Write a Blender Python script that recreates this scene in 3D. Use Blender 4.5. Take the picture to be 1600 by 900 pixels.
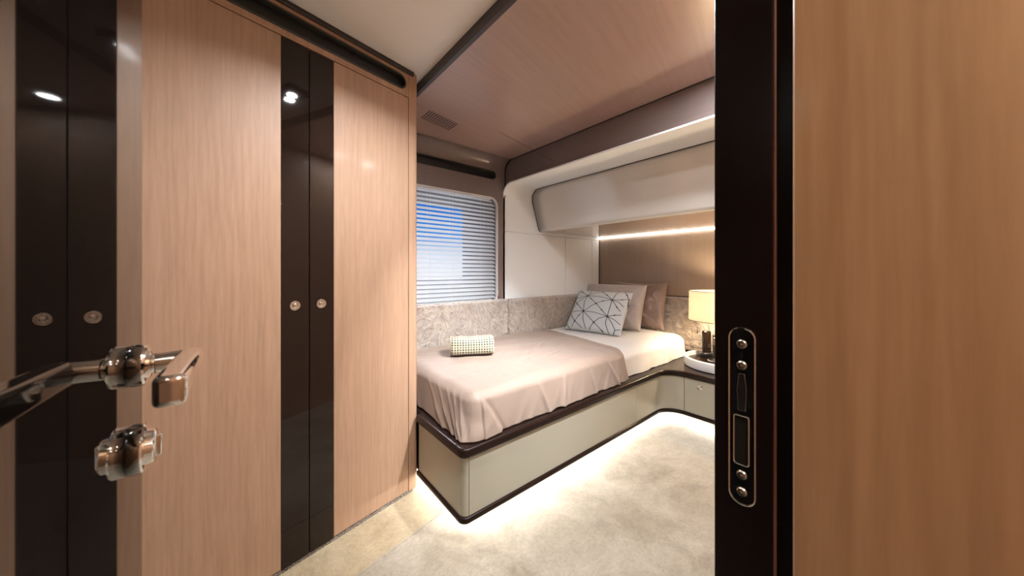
import bpy, bmesh, math, random
from mathutils import Vector, noise, Matrix

PI = math.pi
SC = bpy.context.scene
COL = SC.collection
for o in list(bpy.data.objects):
    bpy.data.objects.remove(o)
random.seed(7)

# ------------------------------------------------------------------ camera
# X runs along the bed, Y towards the window wall, Z up; the camera stands in the doorway
cam = bpy.data.objects.new('camera', bpy.data.cameras.new('camera'))
COL.objects.link(cam)
cam.location = (0, 0, 1.08)
cam.rotation_euler = (PI / 2, 0, -math.asin(.641))
cam.data.sensor_fit = 'HORIZONTAL'
cam.data.sensor_width = 36
cam.data.lens = 512 / 1600 * 36
cam.data.shift_y = -27 / 1600
cam.data.clip_start = .01
cam.data.dof.use_dof = True
cam.data.dof.focus_distance = 1.9
cam.data.dof.aperture_fstop = 7.0
SC.camera = cam

# ------------------------------------------------------------------ exposure
vs = SC.view_settings
vs.view_transform = 'Standard'
vs.look = 'None'
vs.exposure = -0.38
vs.gamma = 1
vs.use_curve_mapping = False

# ------------------------------------------------------------------ sky
wd = bpy.data.worlds.new('world')
SC.world = wd
wd.use_nodes = True
nt = wd.node_tree
nt.nodes.clear()
wo = nt.nodes.new('ShaderNodeOutputWorld')
bg = nt.nodes.new('ShaderNodeBackground')
tc = nt.nodes.new('ShaderNodeTexCoord')
sp = nt.nodes.new('ShaderNodeSeparateXYZ')
rp = nt.nodes.new('ShaderNodeValToRGB')
nt.links.new(tc.outputs['Generated'], sp.inputs[0])
nt.links.new(sp.outputs['Z'], rp.inputs[0])
nt.links.new(rp.outputs[0], bg.inputs[0])
nt.links.new(bg.outputs[0], wo.inputs[0])
cr = rp.color_ramp
cr.elements[0].position = 0.0
cr.elements[0].color = (1.0, 1.02, 1.05, 1)
cr.elements[1].position = 1.0
cr.elements[1].color = (.01, .12, .6, 1)
for p_, c_ in ((.05, (.75, .9, 1.05, 1)), (.10, (.07, .33, .85, 1)), (.18, (.015, .19, .72, 1))):
    e_ = cr.elements.new(p_)
    e_.color = c_
bg.inputs[1].default_value = 1.15


def area(name, loc, size, power, color, rot=(0, 0, 0), spread=PI, shape='DISK', size_y=None):
    l = bpy.data.lights.new(name, 'AREA')
    l.shape = shape
    l.size = size
    if size_y:
        l.size_y = size_y
    l.energy = power
    l.color = color
    l.spread = spread
    o = bpy.data.objects.new(name, l)
    o.location = loc
    o.rotation_euler = rot
    COL.objects.link(o)
    return o


WARM = (1, .88, .72)
NEUT = (.965, .985, 1)
# every light sits just under a downlight or beside a strip that is modelled further down
DOWNLIGHTS = [((.494, .869), 13.0), ((.518, .810), 13.0)]
ADDED_ROOM_SPOTS = [((1.45, .36), 17.0), ((2.30, .45), 9.0), ((1.19, .34), 7.0)]  # unseen ceiling spots added to brighten the bed and white panels
HALL_SPOTS = [((.12, -.55), 15.0), ((.12, -1.15), 7.0)]
for (p, w_) in DOWNLIGHTS:
    area('downlight_light', (p[0], p[1], 2.005), .045, w_, NEUT, spread=2.6)
for (p, w_) in ADDED_ROOM_SPOTS:
    area('downlight_light', (p[0], p[1], 1.985 if p[0] > .7 else 2.03), .07, w_, NEUT)
for (p, w_) in HALL_SPOTS:
    area('downlight_light', (p[0], p[1], 2.03), .07, w_, WARM)
# unseen spot by the doorway, added to brighten the foot of the bed
area('downlight_light', (1.19, .34, 1.984), .05, 16.0, NEUT, rot=(Vector((-.02, 1.22, -1.42)).to_track_quat('-Z', 'Y').to_euler()), spread=.95)
# open sky above the window outside the hull
area('sky_daylight', (1.2, 3.5, 2.7), 1.6, 620.0, (.88, .93, 1.0), rot=(Vector((-.05, -1.1, -1.1)).to_track_quat('-Z', 'Y').to_euler()), shape='SQUARE')


# ------------------------------------------------------------------ helpers
def setp(o, label=None, cat=None, group=None, kind=None):
    if label: o['label'] = label
    if cat: o['category'] = cat
    if group: o['group'] = group
    if kind: o['kind'] = kind
    return o


def empty(name, loc, label=None, cat=None, group=None, kind=None):
    o = bpy.data.objects.new(name, None)
    o.empty_display_size = .05
    o.location = loc
    COL.objects.link(o)
    return setp(o, label, cat, group, kind)


class MB:
    """collects shapes in world coordinates, then links them as one mesh object"""
    def __init__(s):
        s.v, s.f = [], []

    def add(s, vs_, fs_):
        b = len(s.v)
        s.v += [tuple(v) for v in vs_]
        s.f += [tuple(b + i for i in f) for f in fs_]
        return s

    def box(s, a, b, rot=0, piv=None):
        x0, y0, z0 = a
        x1, y1, z1 = b
        vs_ = [(x0, y0, z0), (x1, y0, z0), (x1, y1, z0), (x0, y1, z0), (x0, y0, z1), (x1, y0, z1), (x1, y1, z1), (x0, y1, z1)]
        if rot:
            piv = piv or ((x0 + x1) / 2, (y0 + y1) / 2)
            c, n = math.cos(rot), math.sin(rot)
            vs_ = [(piv[0] + (x - piv[0]) * c - (y - piv[1]) * n, piv[1] + (x - piv[0]) * n + (y - piv[1]) * c, z) for x, y, z in vs_]
        return s.add(vs_, [(3, 2, 1, 0), (4, 5, 6, 7), (0, 1, 5, 4), (1, 2, 6, 5), (2, 3, 7, 6), (3, 0, 4, 7)])

    def prism(s, pts, z0, z1):
        n = len(pts)
        return s.add([(x, y, z0) for x, y in pts] + [(x, y, z1) for x, y in pts],
                     [tuple(range(n))[::-1], tuple(range(n, 2 * n))] + [(i, (i + 1) % n, n + (i + 1) % n, n + i) for i in range(n)])

    def extr(s, pts, vec):
        """closed 3D polygon swept by vec"""
        n = len(pts)
        q = [Vector(p) + Vector(vec) for p in pts]
        return s.add(list(pts) + q, [tuple(range(n))[::-1], tuple(range(n, 2 * n))] + [(i, (i + 1) % n, n + (i + 1) % n, n + i) for i in range(n)])

    def tube(s, path, r, n=12, cap=True, closed=False):
        path = [Vector(p) for p in path]
        m = len(path)
        rings = []
        up = None
        for i, p in enumerate(path):
            if closed:
                t = path[(i + 1) % m] - path[i - 1]
            else:
                t = path[min(i + 1, m - 1)] - path[max(i - 1, 0)]
            t.normalize()
            if up is None:
                up = Vector((0, 0, 1)) if abs(t.z) < .9 else Vector((1, 0, 0))
            a = (up - t * up.dot(t)).normalized()
            up = a
            b = t.cross(a)
            rr = r[i] if isinstance(r, (list, tuple)) else r
            rings.append([p + (a * math.cos(2 * PI * k / n) + b * math.sin(2 * PI * k / n)) * rr for k in range(n)])
        vs_ = [v for rg in rings for v in rg]
        fs_ = []
        for i in range(m if closed else m - 1):
            j = (i + 1) % m
            for k in range(n):
                fs_.append((i * n + k, i * n + (k + 1) % n, j * n + (k + 1) % n, j * n + k))
        if cap and not closed:
            fs_.append(tuple(range(n))[::-1])
            fs_.append(tuple(range((m - 1) * n, m * n)))
        return s.add(vs_, fs_)

    def lathe(s, c, prof, n=48, axis=(0, 0, 1)):
        """prof: list of (radius, height along axis); open ends are closed by r=0"""
        ax = Vector(axis).normalized()
        a = ax.orthogonal().normalized()
        b = ax.cross(a)
        c = Vector(c)
        vs_, fs_ = [], []
        for r, h in prof:
            for k in range(n):
                t = 2 * PI * k / n
                vs_.append(c + ax * h + (a * math.cos(t) + b * math.sin(t)) * max(r, 1e-5))
        for i in range(len(prof) - 1):
            for k in range(n):
                fs_.append((i * n + k, i * n + (k + 1) % n, (i + 1) * n + (k + 1) % n, (i + 1) * n + k))
        return s.add(vs_, fs_)

    def build(s, name, mat, parent=None, bevel=0, smooth=True, seg=2, angle=30):
        me = bpy.data.meshes.new(name)
        off = Vector((0, 0, 0))
        if parent:
            off = wloc(parent)
        else:
            xs = [v[0] for v in s.v]; ys = [v[1] for v in s.v]; zs = [v[2] for v in s.v]
            off = Vector(((min(xs) + max(xs)) / 2, (min(ys) + max(ys)) / 2, min(zs)))
        me.from_pydata([Vector(v) - off for v in s.v], [], s.f)
        bm = bmesh.new()
        bm.from_mesh(me)
        bmesh.ops.remove_doubles(bm, verts=bm.verts, dist=1e-5)
        bmesh.ops.recalc_face_normals(bm, faces=bm.faces)
        bm.to_mesh(me)
        bm.free()
        me.materials.append(mat)
        o = bpy.data.objects.new(name, me)
        COL.objects.link(o)
        if parent:
            o.parent = parent
        else:
            o.location = off
        if bevel:
            m = o.modifiers.new('bevel', 'BEVEL')
            m.width = bevel
            m.segments = seg
            m.limit_method = 'ANGLE'
            m.angle_limit = math.radians(angle)
        if smooth:
            for p in me.polygons:
                p.use_smooth = True
            bm = bmesh.new()
            bm.from_mesh(me)
            for e in bm.edges:
                if len(e.link_faces) == 2 and e.calc_face_angle(0) > math.radians(38):
                    e.smooth = False
            bm.to_mesh(me)
            bm.free()
        return o


def wloc(o):
    v = Vector((0, 0, 0))
    while o:
        v += o.location
        o = o.parent
    return v


def copy_tree(o, loc, parent=None):
    c = o.copy()
    COL.objects.link(c)
    if parent:
        c.parent = parent
    else:
        c.location = loc
    for ch in [x for x in bpy.data.objects if x.parent == o]:
        copy_tree(ch, None, c)
    return c


def arc(cx, cy, r, a0, a1, n=10):
    return [(cx + r * math.cos(math.radians(a0 + (a1 - a0) * i / n)), cy + r * math.sin(math.radians(a0 + (a1 - a0) * i / n))) for i in range(n + 1)]


def stadium(x0, x1, z0, z1, n=10):
    r = (z1 - z0) / 2
    return arc(x1 - r, (z0 + z1) / 2, r, -90, 90, n) + arc(x0 + r, (z0 + z1) / 2, r, 90, 270, n)


def rrect(x0, x1, z0, z1, r, n=8):
    return arc(x1 - r, z0 + r, r, -90, 0, n) + arc(x1 - r, z1 - r, r, 0, 90, n) + arc(x0 + r, z1 - r, r, 90, 180, n) + arc(x0 + r, z0 + r, r, 180, 270, n)


def ring_plate(rect, hole):
    """quads between a rectangle and a hole inside it; returns 2D verts (outer, inner) and faces"""
    x0, x1, z0, z1 = rect
    cx = sum(p[0] for p in hole) / len(hole)
    cz = sum(p[1] for p in hole) / len(hole)
    hx0 = min(p[0] for p in hole); hx1 = max(p[0] for p in hole)
    hz0 = min(p[1] for p in hole); hz1 = max(p[1] for p in hole)
    outer = []
    for (x, z) in hole:
        u = (x - (hx0 + hx1) / 2) / ((hx1 - hx0) / 2)
        v = (z - (hz0 + hz1) / 2) / ((hz1 - hz0) / 2)
        m = max(abs(u), abs(v))
        u, v = u / m, v / m
        outer.append([(x0 + x1) / 2 + u * (x1 - x0) / 2, (z0 + z1) / 2 + v * (z1 - z0) / 2])
    for c in ((x0, z0), (x1, z0), (x1, z1), (x0, z1)):
        i = min(range(len(outer)), key=lambda k: (outer[k][0] - c[0]) ** 2 + (outer[k][1] - c[1]) ** 2)
        outer[i] = list(c)
    n = len(hole)
    return outer, [(i, (i + 1) % n, n + (i + 1) % n, n + i) for i in range(n)]


# ------------------------------------------------------------------ materials
def mat(name, color=(.5, .5, .5), rough=.5, metal=0, coat=0, coat_rough=.03, spec=.5, emit=None, estr=0, ior=1.5, sheen=0):
    m = bpy.data.materials.new(name)
    m.use_nodes = True
    b = m.node_tree.nodes['Principled BSDF']
    b.inputs['Base Color'].default_value = (*color, 1)
    b.inputs['Roughness'].default_value = rough
    b.inputs['Metallic'].default_value = metal
    b.inputs['Coat Weight'].default_value = coat
    b.inputs['Coat Roughness'].default_value = coat_rough
    b.inputs['Specular IOR Level'].default_value = spec
    b.inputs['IOR'].default_value = ior
    b.inputs['Sheen Weight'].default_value = sheen
    if emit:
        b.inputs['Emission Color'].default_value = (*emit, 1)
        b.inputs['Emission Strength'].default_value = estr
    return m


def N(m, t, **kw):
    n = m.node_tree.nodes.new(t)
    for k, v in kw.items():
        setattr(n, k, v)
    return n


def L(m, a, b):
    m.node_tree.links.new(a, b)


def coords(m, scale=(1, 1, 1), rot=(0, 0, 0), kind='Object'):
    t = N(m, 'ShaderNodeTexCoord')
    mp = N(m, 'ShaderNodeMapping')
    mp.inputs['Scale'].default_value = scale
    mp.inputs['Rotation'].default_value = rot
    L(m, t.outputs[kind], mp.inputs[0])
    return mp.outputs[0]


def bsdf(m):
    return m.node_tree.nodes['Principled BSDF']


def noise_tex(m, vec, scale, detail=4, rough=.5, dist=0):
    n = N(m, 'ShaderNodeTexNoise')
    n.inputs['Scale'].default_value = scale
    n.inputs['Detail'].default_value = detail
    n.inputs['Roughness'].default_value = rough
    n.inputs['Distortion'].default_value = dist
    L(m, vec, n.inputs['Vector'])
    return n.outputs['Fac']


def ramp(m, fac, stops):
    r = N(m, 'ShaderNodeValToRGB')
    els = r.color_ramp.elements
    els[0].position, els[0].color = stops[0][0], (*stops[0][1], 1)
    els[1].position, els[1].color = stops[-1][0], (*stops[-1][1], 1)
    for p, c in stops[1:-1]:
        e = els.new(p)
        e.color = (*c, 1)
    L(m, fac, r.inputs[0])
    return r.outputs[0]


def mixc(m, a, b, fac, mode='MIX'):
    x = N(m, 'ShaderNodeMix', data_type='RGBA', blend_type=mode)
    for sock, val in ((x.inputs[0], fac), (x.inputs[6], a), (x.inputs[7], b)):
        if isinstance(val, (int, float)):
            sock.default_value = val
        elif isinstance(val, tuple):
            sock.default_value = (*val, 1)
        else:
            L(m, val, sock)
    return x.outputs[2]


def bump(m, h, strength=.3, dist=.01):
    b = N(m, 'ShaderNodeBump')
    b.inputs['Strength'].default_value = strength
    b.inputs['Distance'].default_value = dist
    L(m, h, b.inputs['Height'])
    L(m, b.outputs[0], bsdf(m).inputs['Normal'])


def wood(name, base, dark, light, grain='Z', rot=0, rough=.38, coat=.15, big=1.0, contrast=1.0):
    """figured veneer: long streaks along one axis, fine pores, a slow cathedral figure"""
    m = mat(name, base, rough, coat=coat, coat_rough=.12)
    k = {'Z': (1, 1, .07), 'X': (.07, 1, 1), 'Y': (1, .07, 1)}[grain]
    v = coords(m, k, (0, 0, rot))
    t = N(m, 'ShaderNodeTexCoord')
    mp = N(m, 'ShaderNodeVectorRotate', rotation_type='Z_AXIS')
    mp.inputs['Angle'].default_value = -rot
    L(m, t.outputs['Object'], mp.inputs['Vector'])
    m2 = N(m, 'ShaderNodeMapping')
    m2.inputs['Scale'].default_value = k
    L(m, mp.outputs[0], m2.inputs[0])
    v = m2.outputs[0]
    slow = noise_tex(m, v, 2.6 * big, 2, .5, .5)
    mid = noise_tex(m, v, 26 * big, 4, .6, .4)
    w = N(m, 'ShaderNodeTexWave', wave_type='RINGS', rings_direction={'Z': 'Z', 'X': 'X', 'Y': 'Y'}[grain])
    w.inputs['Scale'].default_value = 11 * big
    w.inputs['Distortion'].default_value = 14
    w.inputs['Detail'].default_value = 3
    w.inputs['Detail Scale'].default_value = 1.2
    L(m, v, w.inputs['Vector'])
    fine = noise_tex(m, v, 95 * big, 4, .62, .2)
    c1 = ramp(m, slow, [(.3, dark), (.5, base), (.72, light)])
    c2 = ramp(m, fine, [(.30, tuple(x * .62 for x in base)), (.52, base), (.7, light)])
    c3 = ramp(m, w.outputs['Fac'], [(.0, tuple(x * .84 for x in base)), (.35, base), (1, light)])
    c4 = ramp(m, mid, [(.34, tuple(x * .78 for x in base)), (.52, base), (.68, light)])
    c = mixc(m, c1, c2, .42 * contrast)
    c = mixc(m, c, c4, .36 * contrast)
    c = mixc(m, c, c3, .20 * contrast)
    L(m, c, bsdf(m).inputs['Base Color'])
    bump(m, fine, .05, .002)
    return m


RW = math.radians(12.95)
M = {}
M['wood'] = wood('oak_veneer', (.415, .252, .163), (.365, .218, .138), (.49, .315, .21), 'Z', big=1.6, contrast=.95, rough=.5, coat=.04)
M['wood_jamb'] = wood('oak_casing', (.52, .315, .175), (.42, .245, .13), (.66, .43, .26), 'Z', big=1.0, contrast=1.2)
M['wood_ceiling'] = wood('ceiling_veneer', (.40, .275, .235), (.365, .245, .21), (.45, .315, .27), 'X', rot=RW, rough=.3, coat=.3, big=.6, contrast=.5)
M['wood_wall'] = wood('wall_veneer', (.175, .138, .13), (.155, .122, .115), (.20, .16, .15), 'Y', rough=.3, coat=.3, big=.7, contrast=.5)
M['wood_head'] = wood('headboard_veneer', (.33, .26, .215), (.295, .23, .19), (.39, .315, .265), 'Z', rough=.3, coat=.3, contrast=.4)
M['under'] = wood('underside_veneer', (.43, .31, .25), (.36, .26, .21), (.54, .41, .34), 'Y', rough=.2, coat=1, contrast=.5)
bsdf(M['under']).inputs['Coat Roughness'].default_value = .02
M['lacquer'] = mat('dark_gloss_lacquer', (.014, .008, .006), .03, spec=.38)
M['door_gloss'] = mat('door_gloss_lacquer', (.004, .003, .0025), .02, spec=.30)
M['wenge'] = wood('dark_wenge', (.008, .0035, .0028), (.006, .0025, .002), (.012, .005, .004), 'Z', rough=.3, coat=.1)
M['ledge'] = wood('dark_ledge', (.014, .0065, .005), (.010, .005, .004), (.022, .011, .008), 'X', rough=.27, coat=0)
bsdf(M['ledge']).inputs['Specular IOR Level'].default_value = .16
M['black'] = mat('black_gap', (.004, .004, .004), .7)
M['slot'] = mat('black_slot', (.008, .009, .008), .35)
M['slot_rim'] = mat('slot_rim', (.035, .035, .030), .35)
M['trimdark'] = mat('dark_trim', (.030, .022, .020), .35)
M['white_ceiling'] = mat('white_fabric_ceiling', (.93, .93, .93), .9)
M['white_panel'] = mat('white_leather_panel', (.89, .93, .95), .45)
M['beige_gloss'] = mat('beige_gloss_panel', (.66, .64, .60), .10, coat=.8, coat_rough=.03)
M['beige'] = mat('beige_lacquer', (.37, .355, .285), .32, coat=.3, coat_rough=.2)
M['chrome'] = mat('polished_chrome', (.90, .90, .90), .05, metal=1)
M['steel'] = mat('satin_steel', (.42, .42, .43), .22, metal=1)
M['plate'] = mat('dark_polished_plate', (.16, .16, .17), .16, metal=1)
M['ramp'] = mat('dark_latch_ramp', (.24, .24, .26), .25, metal=1)
M['screw'] = mat('screw_steel', (.75, .68, .60), .25, metal=1)
M['white'] = mat('white_paint', (.82, .82, .82), .5)
M['copper'] = mat('brown_seal', (.20, .09, .055), .5)

# carpet
def carpet(name, lo_, mid_, hi_):
    m = mat(name, mid_, .95, sheen=.2)
    v = coords(m)
    a = noise_tex(m, v, 3.2, 5, .6, .8)
    b = noise_tex(m, v, 420, 3, .7)
    p = noise_tex(m, v, 75, 3, .65, .4)
    c_ = noise_tex(m, v, 14, 4, .6, .6)
    ca = ramp(m, a, [(.34, lo_), (.5, mid_), (.66, hi_)])
    cb = ramp(m, b, [(.3, (.62, .62, .62)), (.7, (1.1, 1.1, 1.1))])
    cp = ramp(m, p, [(.32, (.84, .83, .82)), (.62, (1.06, 1.06, 1.06))])
    cc = ramp(m, c_, [(.35, (.86, .85, .83)), (.65, (1.05, 1.05, 1.05))])
    x = mixc(m, ca, cb, .75, 'MULTIPLY')
    x = mixc(m, x, cp, .8, 'MULTIPLY')
    x = mixc(m, x, cc, .9, 'MULTIPLY')
    L(m, x, bsdf(m).inputs['Base Color'])
    bump(m, b, .7, .006)
    return m


M['carpet'] = carpet('carpet_pile', (.42, .355, .27), (.52, .455, .36), (.61, .55, .45))
M['carpet_warm_lit'] = carpet('carpet_pile_warm_lit', (.50, .38, .22), (.58, .46, .29), (.66, .54, .36))  # golden tint partly stands for warm passage light

# crushed velvet of the padded wall panels
m = mat('crushed_velvet', (.42, .34, .28), .65, sheen=.5)
v = coords(m)
a = noise_tex(m, v, 5, 4, .5, 2.0)
b = noise_tex(m, v, 11, 5, .55, 3.2)
f_ = noise_tex(m, v, 300, 2, .6)
ca = ramp(m, b, [(.34, (.31, .25, .205)), (.48, (.385, .32, .27)), (.66, (.49, .42, .36))])
cb = ramp(m, a, [(.35, (.80, .80, .82)), (.65, (1.1, 1.08, 1.05))])
L(m, mixc(m, ca, cb, .85, 'MULTIPLY'), bsdf(m).inputs['Base Color'])
add = N(m, 'ShaderNodeMath', operation='MULTIPLY_ADD')
add.inputs[1].default_value = .03
L(m, f_, add.inputs[0])
L(m, b, add.inputs[2])
bump(m, add.outputs[0], .9, .03)
M['velvet'] = m


def fabric(name, c, sheen=.15, rough=.75, weave=900):
    m = mat(name, c, rough, sheen=sheen)
    v = coords(m)
    n1 = noise_tex(m, v, weave, 2, .6)
    n2 = noise_tex(m, v, 9, 4, .6, 1.0)
    L(m, mixc(m, ramp(m, n1, [(.3, tuple(x * .9 for x in c)), (.7, tuple(min(1, x * 1.06) for x in c))]), ramp(m, n2, [(.3, (.95,) * 3), (.7, (1.03,) * 3)]), .8, 'MULTIPLY'), bsdf(m).inputs['Base Color'])
    bump(m, n2, .18, .012)
    return m


M['duvet'] = fabric('taupe_satin_cotton', (.265, .196, .158), rough=.55)
M['sheet'] = fabric('white_cotton', (.70, .68, .67))
M['pillow'] = fabric('light_taupe_cotton', (.37, .32, .295), rough=.6)
M['pillow_dark'] = fabric('brown_taupe_satin', (.215, .15, .125), rough=.45)


def attr_mat(name, rough=.8):
    m = mat(name, (1, 1, 1), rough, sheen=.1)
    at = N(m, 'ShaderNodeVertexColor')
    at.layer_name = 'pattern'
    L(m, at.outputs[0], bsdf(m).inputs['Base Color'])
    return m


M['print'] = attr_mat('geometric_print')
M['waffle'] = attr_mat('waffle_weave', .9)
# lamp shade: linen lit from inside
m = mat('lamp_linen', (.93, .90, .84), .8, emit=(1, .80, .52), estr=0)
b_ = bsdf(m)
tr = N(m, 'ShaderNodeBsdfTranslucent')
tr.inputs[0].default_value = (1, .93, .82, 1)
mx = N(m, 'ShaderNodeMixShader')
mx.inputs[0].default_value = .85
L(m, b_.outputs[0], mx.inputs[1])
L(m, tr.outputs[0], mx.inputs[2])
L(m, mx.outputs[0], m.node_tree.nodes['Material Output'].inputs[0])
M['shade'] = m
M['bulb'] = mat('lit_bulb', (1, .9, .7), .5, emit=(1, .76, .48), estr=680)
M['led'] = mat('led_strip', (1, 1, 1), .5, emit=(1, .98, .93), estr=130)
M['led_head'] = mat('led_strip_head', (1, 1, 1), .5, emit=(1, .92, .82), estr=14)
M['spot_lens'] = mat('lit_spot_lens', (1, 1, 1), .5, emit=(1, .95, .88), estr=30)
# blind slats: lacquered aluminium
M['slat'] = m = mat('blind_slat', (.92, .93, .94), .35)
tr = N(m, 'ShaderNodeBsdfTranslucent')
tr.inputs[0].default_value = (.95, .96, .97, 1)
mx = N(m, 'ShaderNodeMixShader')
mx.inputs[0].default_value = .72
L(m, bsdf(m).outputs[0], mx.inputs[1])
L(m, tr.outputs[0], mx.inputs[2])
L(m, mx.outputs[0], m.node_tree.nodes['Material Output'].inputs[0])
M['reveal'] = mat('shaded_grey_reveal', (.15, .155, .16), .6)  # white reveal; its shade behind the slats is put into this dark colour
m = mat('window_glass', (1, 1, 1), 0)
b_ = bsdf(m)
b_.inputs['Transmission Weight'].default_value = 1
b_.inputs['IOR'].default_value = 1.02
M['glass'] = m
m = mat('speckled_skirting', (.2, .17, .15), .9)
L(m, ramp(m, noise_tex(m, coords(m), 260, 2, .7), [(.42, (.06, .05, .045)), (.6, (.42, .37, .33))]), bsdf(m).inputs['Base Color'])
M['speckle'] = m

# ------------------------------------------------------------------ the plane of the wardrobe front
P0 = Vector((.684, 1.546, 0))
WU = Vector((math.cos(RW), math.sin(RW), 0))
WN = Vector((-math.sin(RW), math.cos(RW), 0))     # into the wardrobe


def W(s, d, z):
    return P0 + WU * s + WN * d + Vector((0, 0, z))


def wbox(mb, s0, s1, d0, d1, z0, z1):
    vs_ = [W(s0, d0, z0), W(s1, d0, z0), W(s1, d1, z0), W(s0, d1, z0), W(s0, d0, z1), W(s1, d0, z1), W(s1, d1, z1), W(s0, d1, z1)]
    return mb.add(vs_, [(3, 2, 1, 0), (4, 5, 6, 7), (0, 1, 5, 4), (1, 2, 6, 5), (2, 3, 7, 6), (3, 0, 4, 7)])


YW = 2.165       # window wall
XH = 3.07        # headboard wall
ZC = 2.0         # veneered ceiling
ZW = 2.045       # white ceiling
XE = .715        # edge between the two ceilings
XL = 1.71        # white lining starts here

# ================================================================== SETTING
# floor with its raised carpet seam
fl = empty('floor', (0, 0, 0), kind='structure')
g = MB()
g.box((-1.3, -1.7, -.05), (XH + .1, 2.5, 0))
g.build('carpet', M['carpet'], fl, smooth=False)
sm = MB()
d0, d1 = Vector((.743, 1.336, 0)), Vector((.743, 1.336, 0)) - WU * 2.0
sm.tube([d0 + Vector((0, 0, -.001)), d1 + Vector((0, 0, -.001))], .0045, 8)
sm.build('carpet_seam', M['carpet'], fl)
# carpet piece along the wardrobe, golden partly from warm light painted into its colour
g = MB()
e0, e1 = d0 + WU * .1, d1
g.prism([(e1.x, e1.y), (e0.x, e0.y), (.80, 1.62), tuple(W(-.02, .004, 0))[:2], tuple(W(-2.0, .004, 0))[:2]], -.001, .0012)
g.build('warm_lit_border', M['carpet_warm_lit'], fl, smooth=False)

# white ceiling over the entrance
g = MB()
g.box((-1.3, -1.7, ZW), (XE, 2.3, ZW + .06))
setp(g.build('ceiling', M['white_ceiling'], smooth=False), kind='structure')
# dark edge between the ceilings
g = MB()
g.box((XE - .006, .1, ZC - .002), (XE + .012, 2.1, ZW + .01))
setp(g.build('trim_1', M['trimdark'], smooth=False), kind='structure')
# veneered ceiling
g = MB()
g.box((XE + .002, .05, ZC), (1.728, 2.27, ZC + .05))
g.box((1.736, .05, ZC), (XH + .1, 2.27, ZC + .05))
g.box((1.70, .05, ZC + .012), (1.76, 2.27, ZC + .05))
setp(g.build('ceiling', M['wood_ceiling'], smooth=False), kind='structure')

# window wall: lower plate with the window opening, upper plate with the slot, then the cove into the ceiling
hole = rrect(.78, 1.6535, .80, 1.683, .075)
slot = stadium(.72, 1.636, 1.828, 1.900)
g = MB()
for rect, hl, dep in (((.60, XL + .02, 0, 1.80), hole, .02), ((.60, XL + .02, 1.80, 1.912), slot, .05)):
    out, fs_ = ring_plate(rect, hl)
    n = len(hl)
    g.add([(x, YW, z) for x, z in out] + [(x, YW, z) for x, z in hl] + [(x, YW + dep, z) for x, z in hl],
          fs_ + [(n + i, n + (i + 1) % n, 2 * n + (i + 1) % n, 2 * n + i) for i in range(n)])
cove = arc(YW - .088, 1.912, .088, 0, 90, 12)
n = len(cove)
g.add([(.60, y, z) for y, z in cove] + [(XL + .02, y, z) for y, z in cove], [(i, i + 1, n + i + 1, n + i) for i in range(n - 1)])
setp(g.build('wall_left', M['wood_wall'], smooth=True), kind='structure')
# air slot over the window
sl = empty('air_slot', (1.18, YW, 1.828), 'long black air slot with rounded end in the wall above the window', 'air vent', 'long air slots')
g = MB()
g.add([(x, YW + .045, z) for x, z in slot], [tuple(range(len(slot)))])
g.build('duct', M['slot'], sl, smooth=False)
g = MB()
inn = stadium(.723, 1.632, 1.832, 1.896)
n = len(slot)
g.add([(x, YW - .0015, z) for x, z in slot] + [(x, YW - .0015, z) for x, z in inn] + [(x, YW + .03, z) for x, z in inn],
      [(i, (i + 1) % n, n + (i + 1) % n, n + i) for i in range(n)] + [(n + i, n + (i + 1) % n, 2 * n + (i + 1) % n, 2 * n + i) for i in range(n)])
g.build('rim', M['slot_rim'], sl)

# dark shadow gap following ceiling, cove and wall at the berth alcove
g = MB()
pr = [(.06, ZC - .0015)] + [(y, z) for y, z in arc(YW - .1, ZC - .1, .0985, 90, 0, 12)] + [(YW - .0015, 1.70)]
pr2 = [(.06, ZC + .02)] + [(y, z) for y, z in arc(YW - .1, ZC - .1, .125, 90, 0, 12)] + [(YW + .02, 1.70)]
poly = pr + pr2[::-1]
g.extr([(1.7255, y, z) for y, z in poly], (.0095, 0, 0))
setp(g.build('trim_2', M['black'], smooth=False), kind='structure')
# fascia board above the white lining
g = MB()
pr = [(.06, ZC + .002)] + [(y, z) for y, z in arc(YW - .1, ZC - .1, .101, 90, 0, 12)] + [(YW + .001, 1.70)] + arc(YW - .1, 1.70, .105, 0, 90, 12) + [(.06, 1.805)]
g.extr([(1.735, y, z) for y, z in pr], (.02, 0, 0))
setp(g.build('wall_alcove', M['wood_wall'], smooth=False), kind='structure')
# hairline joints in ceiling and fascia
g = MB()
g.box((1.34, 1.7195, ZC - .0008), (1.738, 1.7215, ZC + .002), RW, (1.34, 1.72))
g.extr([(1.7345, 1.818, 1.999), (1.7345, 1.820, 1.9995), (1.7345, 1.614, 1.867), (1.7345, 1.612, 1.868)], (.001, 0, 0))
setp(g.build('trim_3', M['black'], smooth=False), kind='structure')

# white lining: wall part above the joint, cove, and the soffit over the berth
g = MB()
T = .012
zj = 1.4135
co = arc(YW - .1, 1.70, .1, 0, 90, 12)
ci = arc(YW - .1, 1.70, .1 + T, 0, 90, 12)
pr = [(YW, zj + .0012)] + co + [(.16, 1.80)] + [(.16, 1.80 + T)] + ci[::-1] + [(YW + T, zj + .0012)]
g.extr([(XL, y, z) for y, z in pr], (XH - XL, 0, 0))
setp(g.build('trim_4', M['white_panel'], bevel=.0025), kind='structure')
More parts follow.
